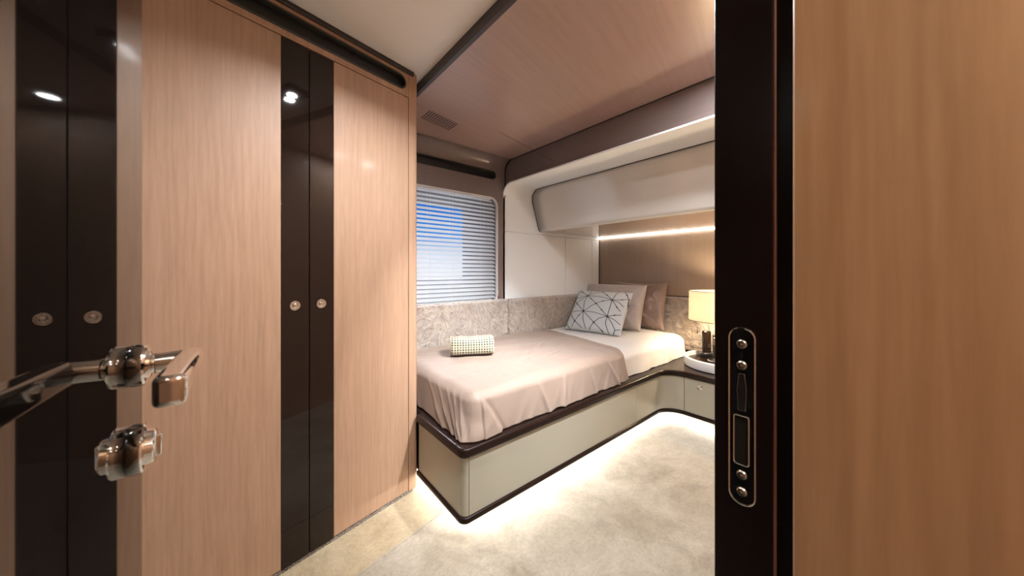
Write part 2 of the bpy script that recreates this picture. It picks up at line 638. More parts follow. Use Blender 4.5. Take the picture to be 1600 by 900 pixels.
# three white wall panels under the joint
for k, (x0, x1) in enumerate(((XL, 2.4965), (2.5035, 2.9335), (2.9385, XH - .012))):
    g = MB()
    g.box((x0, YW, .80), (x1, YW + T, zj - .0012))
    setp(g.build('wall_panel', M['white_panel'], bevel=.0012),
         ['wide white wall panel between the window and the narrow white panels', 'white wall panel behind the pillows, second from the window', 'slim white wall strip in the corner beside the veneered headboard wall'][k],
         'wall panel', 'white wall panels beside the bed')
g = MB()
g.box((XL, YW + T + .0005, 0), (XH + .02, YW + .03, 1.84))
g.box((XH - .012, YW - .002, .8), (XH - .0005, YW + T + .001, 1.42))
setp(g.build('trim_5', M['black'], smooth=False), kind='structure')

# headboard wall
g = MB()
g.box((XH, .05, .845), (XH + .05, YW + .02, 1.85))
setp(g.build('wall_back', M['wood_head'], smooth=False), kind='structure')
g = MB()
g.box((XH + .002, .05, 0), (XH + .05, YW + .02, .842))
setp(g.build('wall_back', M['black'], smooth=False), kind='structure')

g = MB()
g.box((XH - .004, .16, .8445), (XH + .001, YW - .02, .850))
setp(g.build('trim_8', M['black'], smooth=False), kind='structure')

# near wall with the doorway, right and left of it, and the passage behind the camera
g = MB()
g.box((.47, .053, 0), (XH + .05, .153, ZC + .05))
setp(g.build('wall_right', M['wood'], smooth=False), kind='structure')
g = MB()
g.box((-1.25, -.16, 0), (-.12, -.06, ZW))
setp(g.build('wall_front', M['wood'], smooth=False), kind='structure')
g = MB()
g.box((-1.3, -.1, 0), (-1.2, 2.3, ZW))
setp(g.build('wall_entrance', M['wood'], smooth=False), kind='structure')
g = MB()
g.box((-.45, -1.7, 0), (-.40, -.16, ZW))
g.box((-.45, -1.75, 0), (.60, -1.70, ZW))
setp(g.build('wall_passage', M['wood'], smooth=False), kind='structure')

# door jamb on the strike side: dark inner lining, seal, light oak casing
g = MB()
g.box((.46, .094, 0), (.472, .1535, ZW))
g.box((.464, .070, 0), (.474, .10, ZW))
jm = g.build('trim_6', M['wenge'], bevel=.0012)
setp(jm, kind='structure')
g = MB()
g.tube([(.4605, .0925, 0), (.4605, .0925, ZW)], .0016, 8)
setp(g.build('trim_7', M['copper']), kind='structure')
g = MB()
g.box((.45, -1.7, 0), (.60, .0758, ZW))
setp(g.build('wall_door_side', M['wood_jamb'], bevel=.002, smooth=True), kind='structure')

# strike plate
stp = empty('strike_plate', (.46, .121, .80), 'dark polished strike plate with four screws on the dark door jamb', 'strike plate')
yA, yB, zA, zB = .1105, .1365, .803, 1.012


def plate_pts(x, inset=0, r=.0125):
    return rrect(yA + inset, yB - inset, zA + inset, zB - inset, r - inset, 8)


hole_y = (yA + .006, yB - .005)
g = MB()
rectz = (.850, .908)
outer = plate_pts(0)
# plate face built as ring round the latch opening
hl = rrect(hole_y[0], hole_y[1], rectz[0], rectz[1], .003, 8)
n = len(hl)
g.add([(.4585, y, z) for y, z in outer] + [(.4585, y, z) for y, z in hl] + [(.4605, y, z) for y, z in outer] + [(.4655, y, z) for y, z in hl],
      [(i, (i + 1) % n, n + (i + 1) % n, n + i) for i in range(n)] +
      [(i, (i + 1) % n, 2 * n + (i + 1) % n, 2 * n + i) for i in range(n)] +
      [(n + i, n + (i + 1) % n, 3 * n + (i + 1) % n, 3 * n + i) for i in range(n)])
g.build('plate', M['plate'], stp)
g = MB()
g.add([(.4595, y, z) for y, z in hl], [tuple(range(n))])
g.build('latch_opening', M['black'], stp, smooth=False)
g = MB()
g.tube([(.4585, y, z) for y, z in outer], .0009, 8, closed=True)
g.tube([(.4583, y, z) for y, z in hl], .0008, 8, closed=True)
g.build('polished_edge', M['chrome'], stp)
g = MB()
g.extr([(.4583, .1195, .914), (.4583, .1275, .914), (.4583, .1285, .940), (.4583, .1265, .958), (.4583, .1205, .958), (.4583, .1185, .940)], (-.0012, 0, 0))
g.build('latch_ramp', M['ramp'], stp, bevel=.0008)
for zs in (.993, .968, .838, .818):
    g = MB()
    g.lathe((.4583, (yA + yB) / 2, zs), [(0, .0012), (.0012, .0006), (.0014, .0018), (.0042, .0022), (.0052, .0012), (.0055, 0)], 20, (-1, 0, 0))
    g.build('screw', M['screw'], stp)

# ------------------------------------------------------------------ the open cabin door
XD = -.073
dr = empty('door_1', (XD - .02, .2, 0), kind='structure')
g = MB()
g.box((XD - .042, -.05, .012), (XD, .484, 2.03))
g.build('leaf', M['door_gloss'], dr, bevel=.0012)


def handle(side):
    """lever on a round rose; side +1 faces the camera"""
    x = XD if side > 0 else XD - .042
    hd = MB()
    yc, zc = .436, .996
    hd.lathe((x, yc, zc), [(0, 0), (.0175, 0), (.0182, .0012), (.0182, .009), (.0170, .0105), (.0125, .0107), (.0120, .0125), (.0095, .0135), (0, .014)], 40, (side, 0, 0))
    return hd, x, yc, zc


hd, x, yc, zc = handle(1)
rose = hd.build('handle', M['chrome'], dr)
g = MB()
nk = [(x + .012, yc, zc), (x + .040, yc, zc + .001)]
g.tube(nk, .0092, 24)
# flat lever: mitred at the neck, running back towards the hinge
prof = [(-.0085, -.0095), (.0085, -.0095), (.0085, .0095), (-.0085, .0095)]
A = [(x + .034 + a_ + .004, yc + .0085 + a_, zc + b_) for a_, b_ in prof]
B_ = [(x + .034 + a_ + .004, yc - .125, zc + .004 + b_ * 1.1) for a_, b_ in prof]
g.add(A + B_, [(0, 1, 2, 3), (7, 6, 5, 4), (0, 4, 5, 1), (1, 5, 6, 2), (2, 6, 7, 3), (3, 7, 4, 0)])
g.build('lever', M['chrome'], rose, bevel=.004, seg=4)
g = MB()
yk, zk = .436, .922
g.lathe((x, yk, zk), [(0, 0), (.0205, 0), (.0212, .0012), (.0212, .0085), (.0200, .0098), (.0150, .0100), (.0145, .0150), (.0130, .0162), (0, .0164)], 40, (1, 0, 0))
lk = g.build('lock', M['chrome'], dr)
g = MB()
g.box((x + .015, yk - .0025, zk - .010), (x + .0195, yk + .0025, zk + .010))
g.build('thumb_turn', M['chrome'], lk, bevel=.002, seg=3)
hd, x, yc, zc = handle(-1)
r2 = hd.build('handle', M['chrome'], dr)
g = MB()
g.tube([(x - .012, yc, zc), (x - .040, yc, zc)], .0085, 16)
g.box((x - .047, yc - .125, zc - .009), (x - .030, yc + .006, zc + .009))
g.build('lever', M['chrome'], r2, bevel=.004, seg=3)

# ================================================================== WARDROBE
wr = empty('wardrobe', tuple(W(-.5, .1, 0)), 'tall light oak wardrobe with dark glossy centre strips beside the bed', 'wardrobe')
# carcass behind the doors
g = MB()
pts = [W(-1.35, .024, 0), W(-.036, .024, 0), (.682, 1.60, 0), (.682, YW - .004, 0), (-.75, YW - .004, 0)]
g.prism([(p[0], p[1]) for p in pts], .016, ZC - .002)
g.build('carcass', M['black'], wr, smooth=False)
# corner post, rounded
g = MB()
rc = .03
pl = [W(-.053, 0, 0)]
ctr = W(-rc * .9, rc, 0)
a0 = math.degrees(math.atan2(-WN[1], -WN[0]))
corner = [(ctr[0] + rc * math.cos(math.radians(a0 + (0 - a0) * i / 10)), ctr[1] + rc * math.sin(math.radians(a0 + (0 - a0) * i / 10))) for i in range(11)]
dx = .684 - corner[-1][0]
corner = [(cx + dx, cy) for cx, cy in corner]
pts = [(pl[0][0], pl[0][1])] + corner + [(.684, YW - .006), (.672, YW - .006), (.655, 1.60), (W(-.053, .02, 0)[0], W(-.053, .02, 0)[1])]
g.prism(pts, .014, ZW)
g.build('corner_post', M['wood'], wr)
# header with its air slot
g = MB()
hs = stadium(-1.20, -.068, 1.940, 2.012)
out, fs_ = ring_plate((-1.35, -.0545, 1.916, ZW), hs)
n = len(hs)
g.add([W(s, 0, z) for s, z in out] + [W(s, 0, z) for s, z in hs] + [W(s, .022, z) for s, z in hs] + [W(s, .02, z) for s, z in out],
      fs_ + [(n + i, n + (i + 1) % n, 2 * n + (i + 1) % n, 2 * n + i) for i in range(n)] + [(i, (i + 1) % n, 3 * n + (i + 1) % n, 3 * n + i) for i in range(n)])
g.build('header_panel', M['wood'], wr)
sv = g2 = MB()
inn = stadium(-1.192, -.076, 1.948, 2.004)
g2.add([W(s, -.0015, z) for s, z in hs] + [W(s, -.0025, z) for s, z in inn] + [W(s, .02, z) for s, z in inn],
       [(i, (i + 1) % n, n + (i + 1) % n, n + i) for i in range(n)] + [(n + i, n + (i + 1) % n, 2 * n + (i + 1) % n, 2 * n + i) for i in range(n)])
g2.build('slot_rim', M['slot_rim'], wr)
g = MB()
g.add([W(s, .021, z) for s, z in hs], [tuple(range(n))])
g.build('air_slot', M['slot'], wr, smooth=False)
# dark top moulding against the white ceiling
g = MB()
wbox(g, -1.35, -.03, -.012, .01, 2.026, ZW)
g.build('top_moulding', M['trimdark'], wr, bevel=.003)
# skirting
g = MB()
wbox(g, -1.35, -.03, .006, .02, 0, .016)
g.build('skirting', M['speckle'], wr, smooth=False)


def wdoor(sa, sb, sc, sd, ks, label_):
    """wood panel sa..sb, dark strip sc..sd"""
    g = MB()
    wbox(g, sa, sb, 0, .02, .021, 1.913)
    d_ = g.build('door', M['wood'], wr, bevel=.0012)
    g = MB()
    wbox(g, sc, sd, .0005, .02, .015, 1.913)
    g.build('gloss_strip', M['lacquer'], d_, bevel=.0012)
    g = MB()
    c0 = W(ks, 0, .953)
    g.lathe(c0, [(0, 0), (.0165, 0), (.0178, .0016), (.0165, .0030), (.0135, .0030), (.0125, .0008), (.0100, .0006), (.0090, .0028), (.0070, .0040), (0, .0044)], 40, tuple(-WN))
    g.build('knob', M['chrome'], d_)
    return d_


wdoor(-.926, -.583, -.5822, -.4920, -.539, '')
wdoor(-.4025, -.0565, -.4895, -.4033, -.449, '')
g = MB()
wbox(g, -1.35, -.929, 0, .02, .017, 1.913)
g.build('side_panel', M['wood'], wr, bevel=.0012)

# ================================================================== WINDOW
wn = empty('window_1', (1.2, YW, .8), kind='structure')
# reveal tapering to the outer pane
ho = rrect(.84, 1.467, 1.005, 1.605, .04)
n = len(hole)
g = MB()
g.add([(x, YW + .018, z) for x, z in hole] + [(x, YW + .25, z) for x, z in ho], [(i, (i + 1) % n, n + (i + 1) % n, n + i) for i in range(n)])
g.build('reveal', M['reveal'], wn)
g = MB()
hin = rrect(.785, 1.6465, .805, 1.6760, .069)
g.add([(x, YW - .003, z) for x, z in hole] + [(x, YW - .003, z) for x, z in hin] + [(x, YW + .02, z) for x, z in hin] + [(x, YW + .02, z) for x, z in hole],
      [(i, (i + 1) % n, n + (i + 1) % n, n + i) for i in range(n)] + [(n + i, n + (i + 1) % n, 2 * n + (i + 1) % n, 2 * n + i) for i in range(n)])
g.build('window_frame', M['white'], wn)
g = MB()
g.add([(x, YW + .25, z) for x, z in ho] + [(x, YW + .256, z) for x, z in ho],
      [tuple(range(n)), tuple(range(n, 2 * n))[::-1]] + [(i, (i + 1) % n, n + (i + 1) % n, n + i) for i in range(n)])
g.build('pane', M['glass'], wn, smooth=False)

# venetian blind
bl = empty('venetian_blind', (1.2, YW + .035, .83), 'white venetian blind with tilted slats in the rounded window', 'blind')
TH = math.radians(38)
g = MB()
z = 1.655
k = 0
hw = .019
while z > .815:
    x1 = 1.640
    if z > 1.61:
        x1 = 1.6465 - (.069 - math.sqrt(max(0, .069 ** 2 - (z + .01 - 1.607) ** 2))) - .006
    secs = []
    for q in range(5):
        u = -1 + 2 * q / 4
        bow = .0016 * (1 - u * u)
        secs.append((YW + .030 + u * hw * math.cos(TH) - bow * math.sin(TH), z + u * hw * math.sin(TH) + bow * math.cos(TH)))
    nn = len(secs)
    vs_ = []
    for xx in (.79, x1):
        vs_ += [(xx, y, zz) for y, zz in secs] + [(xx, y + .0006, zz - .0006) for y, zz in secs]
    fs_ = []
    for q in range(nn - 1):
        fs_ += [(q, q + 1, 2 * nn + q + 1, 2 * nn + q), (nn + q, nn + q + 1, 3 * nn + q + 1, 3 * nn + q)]
    fs_ += [(0, nn, 3 * nn, 2 * nn), (nn - 1, 2 * nn - 1, 4 * nn - 1, 3 * nn - 1)]
    g.add(vs_, fs_)
    z -= .0315
    k += 1
g.build('slats', M['slat'], bl)
g = MB()
for xx in (1.05, 1.235, 1.52):
    for dy in (-.0005, .047):
        g.tube([(xx, YW + .008 + dy, .815), (xx, YW + .008 + dy, 1.665)], .0007, 6)
g.build('ladder_cord', M['white'], bl)
g = MB()
g.box((.79, YW + .016, 1.668), (1.60, YW + .046, 1.6755))
g.build('headrail', M['white'], bl, bevel=.002)
g = MB()
g.box((.79, YW + .018, .806), (1.640, YW + .040, .816))
g.build('bottom_rail', M['white'], bl, bevel=.002)
g = MB()
g.tube([(1.634, YW - .005, 1.45), (1.636, YW - .006, 1.1), (1.652, YW - .010, .880)], .0008, 6)
g.build('pull_cord', M['white'], bl)
g = MB()
g.lathe((1.652, YW - .012, .8515), [(0, 0), (.0055, .002), (.0065, .010), (.0045, .020), (.0025, .028), (0, .029)], 16)
g.build('cord_toggle', mat('red_wood', (.22, .03, .02), .35), bl)

# ================================================================== PADDED VELVET PANELS
def padded(name, p0, ux, width, z0, z1, nrm, depth, label, amp=.004):
    """velvet pad: grid face with soft relief, rounded rim and closed sides"""
    nx = int(width / .012)
    nz = int((z1 - z0) / .012)
    p0 = Vector(p0); ux = Vector(ux); nrm = Vector(nrm)
    vs_, fs_ = [], []
    R = .018
    for j in range(nz + 1):
        for i in range(nx + 1):
            u = width * i / nx
            v = (z1 - z0) * j / nz
            e = min(u, width - u)
            ez = min(v, z1 - z0 - v)
            dd = depth
            for q in (e, ez):
                if q < R:
                    dd -= R - math.sqrt(max(0, R * R - (R - q) ** 2))
            P = p0 + ux * u
            nn_ = noise.fractal(Vector((P.x * 14, P.y * 14, (z0 + v) * 14)), 1, 2, 4)
            w_ = noise.noise(Vector((P.x * 5, P.y * 5, v * 5)))
            edge = min(1, min(e, ez) / .02)
            dd += (nn_ * amp + w_ * .005) * edge
            q = P + nrm * max(dd, .002)
            top = noise.noise(Vector((P.x * 60, P.y * 60, 3))) * .0035 if j == nz else 0
            vs_.append((q.x, q.y, z0 + v + top))
    W1 = nx + 1
    for j in range(nz):
        for i in range(nx):
            a_ = j * W1 + i
            fs_.append((a_, a_ + 1, a_ + W1 + 1, a_ + W1))
    border = [i for i in range(W1)] + [j * W1 + nx for j in range(1, nz + 1)] + [nz * W1 + i for i in range(nx - 1, -1, -1)] + [j * W1 for j in range(nz - 1, 0, -1)]
    b0 = len(vs_)
    for idx in border:
        i, j = idx % W1, idx // W1
        P = p0 + ux * (width * i / nx) - nrm * .0
        vs_.append((P.x, P.y, vs_[idx][2]))
    nb = len(border)
    for k in range(nb):
        fs_.append((border[k], border[(k + 1) % nb], b0 + (k + 1) % nb, b0 + k))
    fs_.append(tuple(b0 + k for k in range(nb)))
    g = MB()
    g.add(vs_, fs_)
    return setp(g.build(name, M['velvet']), label, 'padded wall panel', 'crushed velvet padded panels round the bed')


padded('padded_panel', (.70, YW - .003, 0), (1, 0, 0), .998, .383, .846, (0, -1, 0), .088, 'long crushed velvet padded panel beside the bed under the window')
padded('padded_panel', (1.7005, YW - .003, 0), (1, 0, 0), 1.36, .383, .842, (0, -1, 0), .086, 'crushed velvet padded panel beside the bed under the white wall panels')
padded('padded_panel', (XH - .001, 2.07, 0), (0, -1, 0), 1.90, .383, .843, (-1, 0, 0), .075, 'crushed velvet padded headboard panel behind pillows and lamp', .014)

# ================================================================== BED PLATFORM, LEDGE AND BEDSIDE CABINET
X0, Y0 = .665, 1.097
X2 = 2.37


def front_path(off, r0=.036, r1=.12):
    """front outline seen from above; off = inset towards the furniture"""
    p = [(.69, 2.05), (.69, 1.534), (X0 + off, 1.534)]
    rr = max(r0 - off * .5, .01)
    p += arc(X0 + off + rr, Y0 + off + rr, rr, 180, 270, 8)
    r1 = r1 + off
    p += [(x, y) for x, y in arc(X2 + off - r1, Y0 + off - r1, r1, 90, 0, 12)]
    p += [(X2 + off, .16)]
    return p


def clip_path(path, t0, t1):
    """part of a polyline between arc lengths t0 and t1"""
    out = []
    s = 0
    for (a_, b_) in zip(path, path[1:]):
        l = math.hypot(b_[0] - a_[0], b_[1] - a_[1])
        for t in (t0, t1):
            pass
        if s + l > t0 and s < t1:
            ua = max(0, (t0 - s) / l)
            ub = min(1, (t1 - s) / l)
            pa = (a_[0] + (b_[0] - a_[0]) * ua, a_[1] + (b_[1] - a_[1]) * ua)
            pb = (a_[0] + (b_[0] - a_[0]) * ub, a_[1] + (b_[1] - a_[1]) * ub)
            if not out:
                out.append(pa)
            out.append(pb)
        s += l
    return out


def path_len_to(path, test):
    s = 0
    for (a_, b_) in zip(path, path[1:]):
        l = math.hypot(b_[0] - a_[0], b_[1] - a_[1])
        for k in range(50):
            p = (a_[0] + (b_[0] - a_[0]) * k / 50, a_[1] + (b_[1] - a_[1]) * k / 50)
            if test(p):
                return s + l * k / 50
        s += l
    return s


def offset_poly(path, th):
    """close an open path by its offset to the left-hand (inner) side"""
    inn = []
    n = len(path)
    for i, p in enumerate(path):
        a_ = path[max(0, i - 1)]
        b_ = path[min(n - 1, i + 1)]
        t = Vector((b_[0] - a_[0], b_[1] - a_[1])).normalized()
        inn.append((p[0] - t[1] * th, p[1] + t[0] * th))
    return path + inn[::-1]


pf = front_path(.012)
tA = path_len_to(pf, lambda p: p[1] < Y0 + .1 and p[0] > .704)
tB = path_len_to(pf, lambda p: p[0] > 1.96)
tC = path_len_to(pf, lambda p: p[0] > 2.3 and p[1] < .982)
tD = path_len_to(pf, lambda p: p[0] > 2.3 and p[1] < .60)
tE = 99
Zp0, Zp1 = .1055, .338
bp = empty('bed_platform', (1.5, 1.6, 0), 'floating berth platform with cream lacquered panels and dark lower trim', 'bed platform')


def strip(t0, t1, name, parent, th=.018):
    g = MB()
    g.prism(offset_poly(clip_path(pf, t0 + .0013, t1 - .0013), th), Zp0, Zp1)
    return g.build(name, M['beige'], parent, bevel=.0008)


strip(.516 + .026, tA, 'end_panel', bp)
strip(tA, tB, 'front_panel', bp)
strip(tB, tC, 'corner_panel', bp)
# lower trim
for (nm, z0_, z1_, off) in (('lower_trim', .078, .104, .003),):
    pl_ = front_path(off)
    g = MB()
    g.prism(pl_ + [(XH - .1, .16), (XH - .1, 2.05)], z0_, z1_)
    g.build(nm, M['ledge'], bp, bevel=.009, seg=4)
g = MB()
pin = front_path(.032)
g.prism(pin + [(XH - .1, .16), (XH - .1, 2.05)], .104, .338)
g.build('core', M['black'], bp, smooth=False)
g = MB()
g.prism([(X0 + .20, 2.05), (X0 + .20, Y0 + .20), (X2 + .20, Y0 + .20), (X2 + .20, .16), (XH - .1, .16), (XH - .1, 2.05)], 0, .0775)
g.build('plinth', M['beige'], bp, smooth=False)

bc = empty('bedside_cabinet', (2.7, .7, .112), 'cream bedside cabinet with round pull drawers under the tray', 'cabinet')
for (t0, t1, ky) in ((tC, tD, .882), (tD, 99, .40)):
    dd_ = strip(t0, t1, 'drawer', bc)
    g = MB()
    g.lathe((X2 + .012, ky, .294), [(0, 0), (.0165, 0), (.0178, .0016), (.0165, .0030), (.0135, .0030), (.0125, .0008), (.0100, .0006), (.0090, .0028), (.0070, .0040), (0, .0044)], 40, (-1, 0, 0))
    g.build('knob', M['chrome'], dd_)

g = MB()
pl_ = front_path(0)
g.prism(pl_ + [(XH - .076, .16), (XH - .076, 2.05)], .3385, .378)
lg = g.build('ledge', M['ledge'], bevel=.012, seg=5)
setp(lg, 'dark glossy wooden ledge with rounded lip running under mattress and tray', 'ledge')

# LED strips under the platform (on the plinth) and under the overhead cabinet
g = MB()
g.box((X0 + .085, 2.0, .0735), (X0 + .095, Y0 + .09, .0777))
g.box((X0 + .085, Y0 + .085, .0735), (X2 + .09, Y0 + .095, .0777))
g.box((X2 + .085, .2, .0735), (X2 + .095, Y0 + .09, .0777))
setp(g.build('light_strip', M['led'], smooth=False), 'glowing white light strip under the floating bed platform', 'light strip')
g = MB()
g.box((XH - .018, .17, 1.4290), (XH - .003, YW - .004, 1.4374))
setp(g.build('light_strip', M['led_head'], smooth=False), 'glowing light strip along the headboard wall under the overhead cabinet', 'light strip')

# ================================================================== OVERHEAD CABINET
oc = empty('overhead_cabinet', (2.6, 1.2, 1.42), 'glossy beige overhead cabinet leaning over the head of the bed', 'cabinet')
xt, zt, xb, zb = 2.02, 1.796, 2.135, 1.437
sl_ = Vector((xb - xt, 0, zb - zt))
LN = sl_.length
dv = sl_.normalized()                       # down the slanted face
fn = Vector((-dv.z, 0, dv.x)).normalized()  # outward normal
if fn.x > 0:
    fn = -fn
# face outline in (y, s) with s down the slope
yr = .165
yl = YW - .006
out = [(yr, 0)] + [(p[0], -p[1]) for p in arc(yl - .105, -.105, .105, 90, 0, 12)] + [(p[0], -p[1]) for p in arc(yl - .03, -(LN - .02), .02, 0, -60, 6)] + [(yr, LN)]
g = MB()
top = Vector((xt, 0, zt))
# slanted face, then a rounded lower edge into the flat underside
prof = []
for q in range(9):
    prof.append(top + dv * (LN - .03) * q / 8)
a_s = math.atan2(dv.z, dv.x)
Rr = .04
cen = prof[-1] - fn * Rr
ang0 = math.atan2(fn.z, fn.x)
ang1 = -PI / 2 if ang0 < 0 else 3 * PI / 2
prof += [cen + Vector((math.cos(ang0 + (ang1 - ang0) * q / 8), 0, math.sin(ang0 + (ang1 - ang0) * q / 8))) * Rr for q in range(1, 9)]
zu = prof[-1].z
# left end follows the coved lining
vs_, fs_ = [], []
NY = 14
for p in prof:
    dist = 1.80 - p.z
    endy = yl
    if dist < .105:
        endy = yl - .105 + math.sqrt(max(0, .105 ** 2 - (.105 - dist) ** 2))
    for k in range(NY + 1):
        vs_.append((p.x, yr + (endy - yr) * k / NY, p.z))
for i in range(len(prof) - 1):
    for k in range(NY):
        a_ = i * (NY + 1) + k
        fs_.append((a_, a_ + 1, a_ + NY + 2, a_ + NY + 1))
g.add(vs_, fs_)
cf = g.build('door', M['beige_gloss'], oc)
g2 = MB()
g2.box((prof[-1].x, yr, zu), (XH - .003, yl, zu + .01))
g2.build('underside', M['under'], oc, smooth=False)
so = cf.modifiers.new('solid', 'SOLIDIFY')
so.thickness = .006
so.offset = 0
# dark joint round the face
g = MB()
edge = []
for p in prof[:16]:
    dist = 1.80 - p.z
    endy = yl
    if dist < .105:
        endy = yl - .105 + math.sqrt(max(0, .105 ** 2 - (.105 - dist) ** 2))
    edge.append((p.x - .004, endy + .003, p.z))
g.tube([(xt - .004, yr, zt + .002), (xt - .004, edge[0][1], zt + .002)] + edge[1:], .0028, 8)
g.build('shadow_joint', M['black'], oc)
ZU = zu


# ================================================================== AIR VENT in the ceiling
g = MB()
for k in range(13):
    x_ = .846 + k * .0172
    y_ = 1.745 + .225 * (x_ - .843)
    g.box((x_ - .0028, y_, ZC - .0012), (x_ + .0028, y_ + .122, ZC + .001))
setp(g.build('ceiling_vent', M['slot'], smooth=False), 'slotted air vent let into the veneered ceiling near the window', 'air vent')

# ================================================================== MATTRESS AND BEDDING
MX0, MX1, MY0, MY1, MZ0, MZ1 = .762, 2.90, 1.163, 2.062, .3785, .552


def drape(name, x0, x1, y0, y1, ztop, zbot, mat_, left=True, right=True, rr=.05, vrad=.05, amp=.004, fold=.006, edge_fn=None, label=None, cat=None, thick=0, parent=None, res=.014, flare=0.0, seed=0, hem=.008, calm=None):
    """cloth over a block: flat top, rounded shoulder, hanging sides; corners wrap round"""
    drop = (ztop - zbot) - rr + rr * PI / 2
    # sheet coordinates relative to inset lines
    xi0, xi1, yi0 = x0 + vrad, x1 - vrad, y0 + vrad
    nxm = int((xi1 - xi0) / res)
    nym = int((y1 - yi0) / res)
    nd = int(drop / res) + 2
    us = ([-drop + drop * i / nd for i in range(nd)] if left else []) + [(xi1 - xi0) * i / nxm for i in range(nxm + 1)] + ([(xi1 - xi0) + drop * (i + 1) / nd for i in range(nd)] if right else [])
    vsr = [-drop + drop * i / nd for i in range(nd)] + [(y1 - yi0) * i / nym for i in range(nym + 1)]
    V, F = [], []
    for v_ in vsr:
        for u_ in us:
            ex = 0
            sx = 1
            if u_ < 0:
                ex, sx = -u_, -1
            elif u_ > xi1 - xi0:
                ex, sx = u_ - (xi1 - xi0), 1
            ey = -v_ if v_ < 0 else 0
            r = max(ex, ey)
            bx = xi0 + min(max(u_, 0), xi1 - xi0)
            by = yi0 + max(v_, 0)
            if r == 0:
                dirv = Vector((0, 0))
            else:
                a_ = math.atan2(ey, ex)
                dirv = Vector((math.cos(a_) * sx, -math.sin(a_)))
            arcL = rr * PI / 2
            if r < arcL:
                th = r / rr
                hout = (vrad - rr) * min(1, r / arcL) + rr * math.sin(th)
                zz = ztop - rr * (1 - math.cos(th))
            else:
                hout = vrad
                zz = ztop - rr - (r - arcL)
            tside = max(0, min(1, (r - arcL * .6) / (drop - arcL * .6)))
            P = Vector((bx + dirv.x * hout, by + dirv.y * hout, zz))
            # folds: long slanting creases on the hanging part, soft swell on top
            along = (bx if ey >= ex else by) + (0 if ey >= ex else 7)
            n1 = noise.noise(Vector((along * 6 + (ztop - zz) * 3 + seed, (ztop - zz) * 1.5, seed)))
            n2 = noise.noise(Vector((along * 17 + (ztop - zz) * 14 + seed, (ztop - zz) * 3, seed + 4)))
            n3 = noise.fractal(Vector((P.x * 5 + seed, P.y * 5, 2)), 1, 2, 3)
            kc = calm(P.x) if calm else 1
            fo = kc * tside * fold * (n1 * .9 + .4 + max(0, n2) * .9) + kc * flare * tside
            P.x += dirv.x * fo
            P.y += dirv.y * fo
            if r < arcL:
                P.z += kc * n3 * amp * (1 - r / arcL)
            if tside > 0:
                P.z += hem * tside * noise.noise(Vector((along * 9, seed, 1)))
                P.z = max(P.z, zbot + .001)
            if edge_fn:
                P = edge_fn(P, u_, v_, tside)
            V.append(P)
    nu = len(us)
    for j in range(len(vsr) - 1):
        for i in range(nu - 1):
            a_ = j * nu + i
            F.append((a_, a_ + 1, a_ + nu + 1, a_ + nu))
    g = MB()
    g.add(V, F)
    o = g.build(name, mat_, parent)
    for p in o.data.polygons:
        p.use_smooth = True
    if thick:
        s_ = o.modifiers.new('thick', 'SOLIDIFY')
        s_.thickness = thick
        s_.offset = -1
    sb = o.modifiers.new('sub', 'SUBSURF')
    sb.levels = sb.render_levels = 1
    if label:
        setp(o, label, cat)
    return o


mt = empty('mattress', ((MX0 + MX1) / 2, (MY0 + MY1) / 2, MZ0), 'single mattress dressed in a white cotton sheet on the dark ledge', 'mattress')
g = MB()
g.prism(rrect(MX0 + .03, MX1 - .03, MY0 + .03, MY1 - .002, .06), MZ0 + .001, MZ1 - .03)
g.build('core', M['sheet'], mt, bevel=.02, seg=3)
drape('sheet', MX0 + .008, MX1, MY0 + .008, MY1, MZ1, MZ0 + .002, M['sheet'], rr=.045, vrad=.09, amp=.006, fold=.014, parent=mt, seed=3, flare=.006, calm=lambda x: max(0, min(1, (x - 1.97) / .15)))


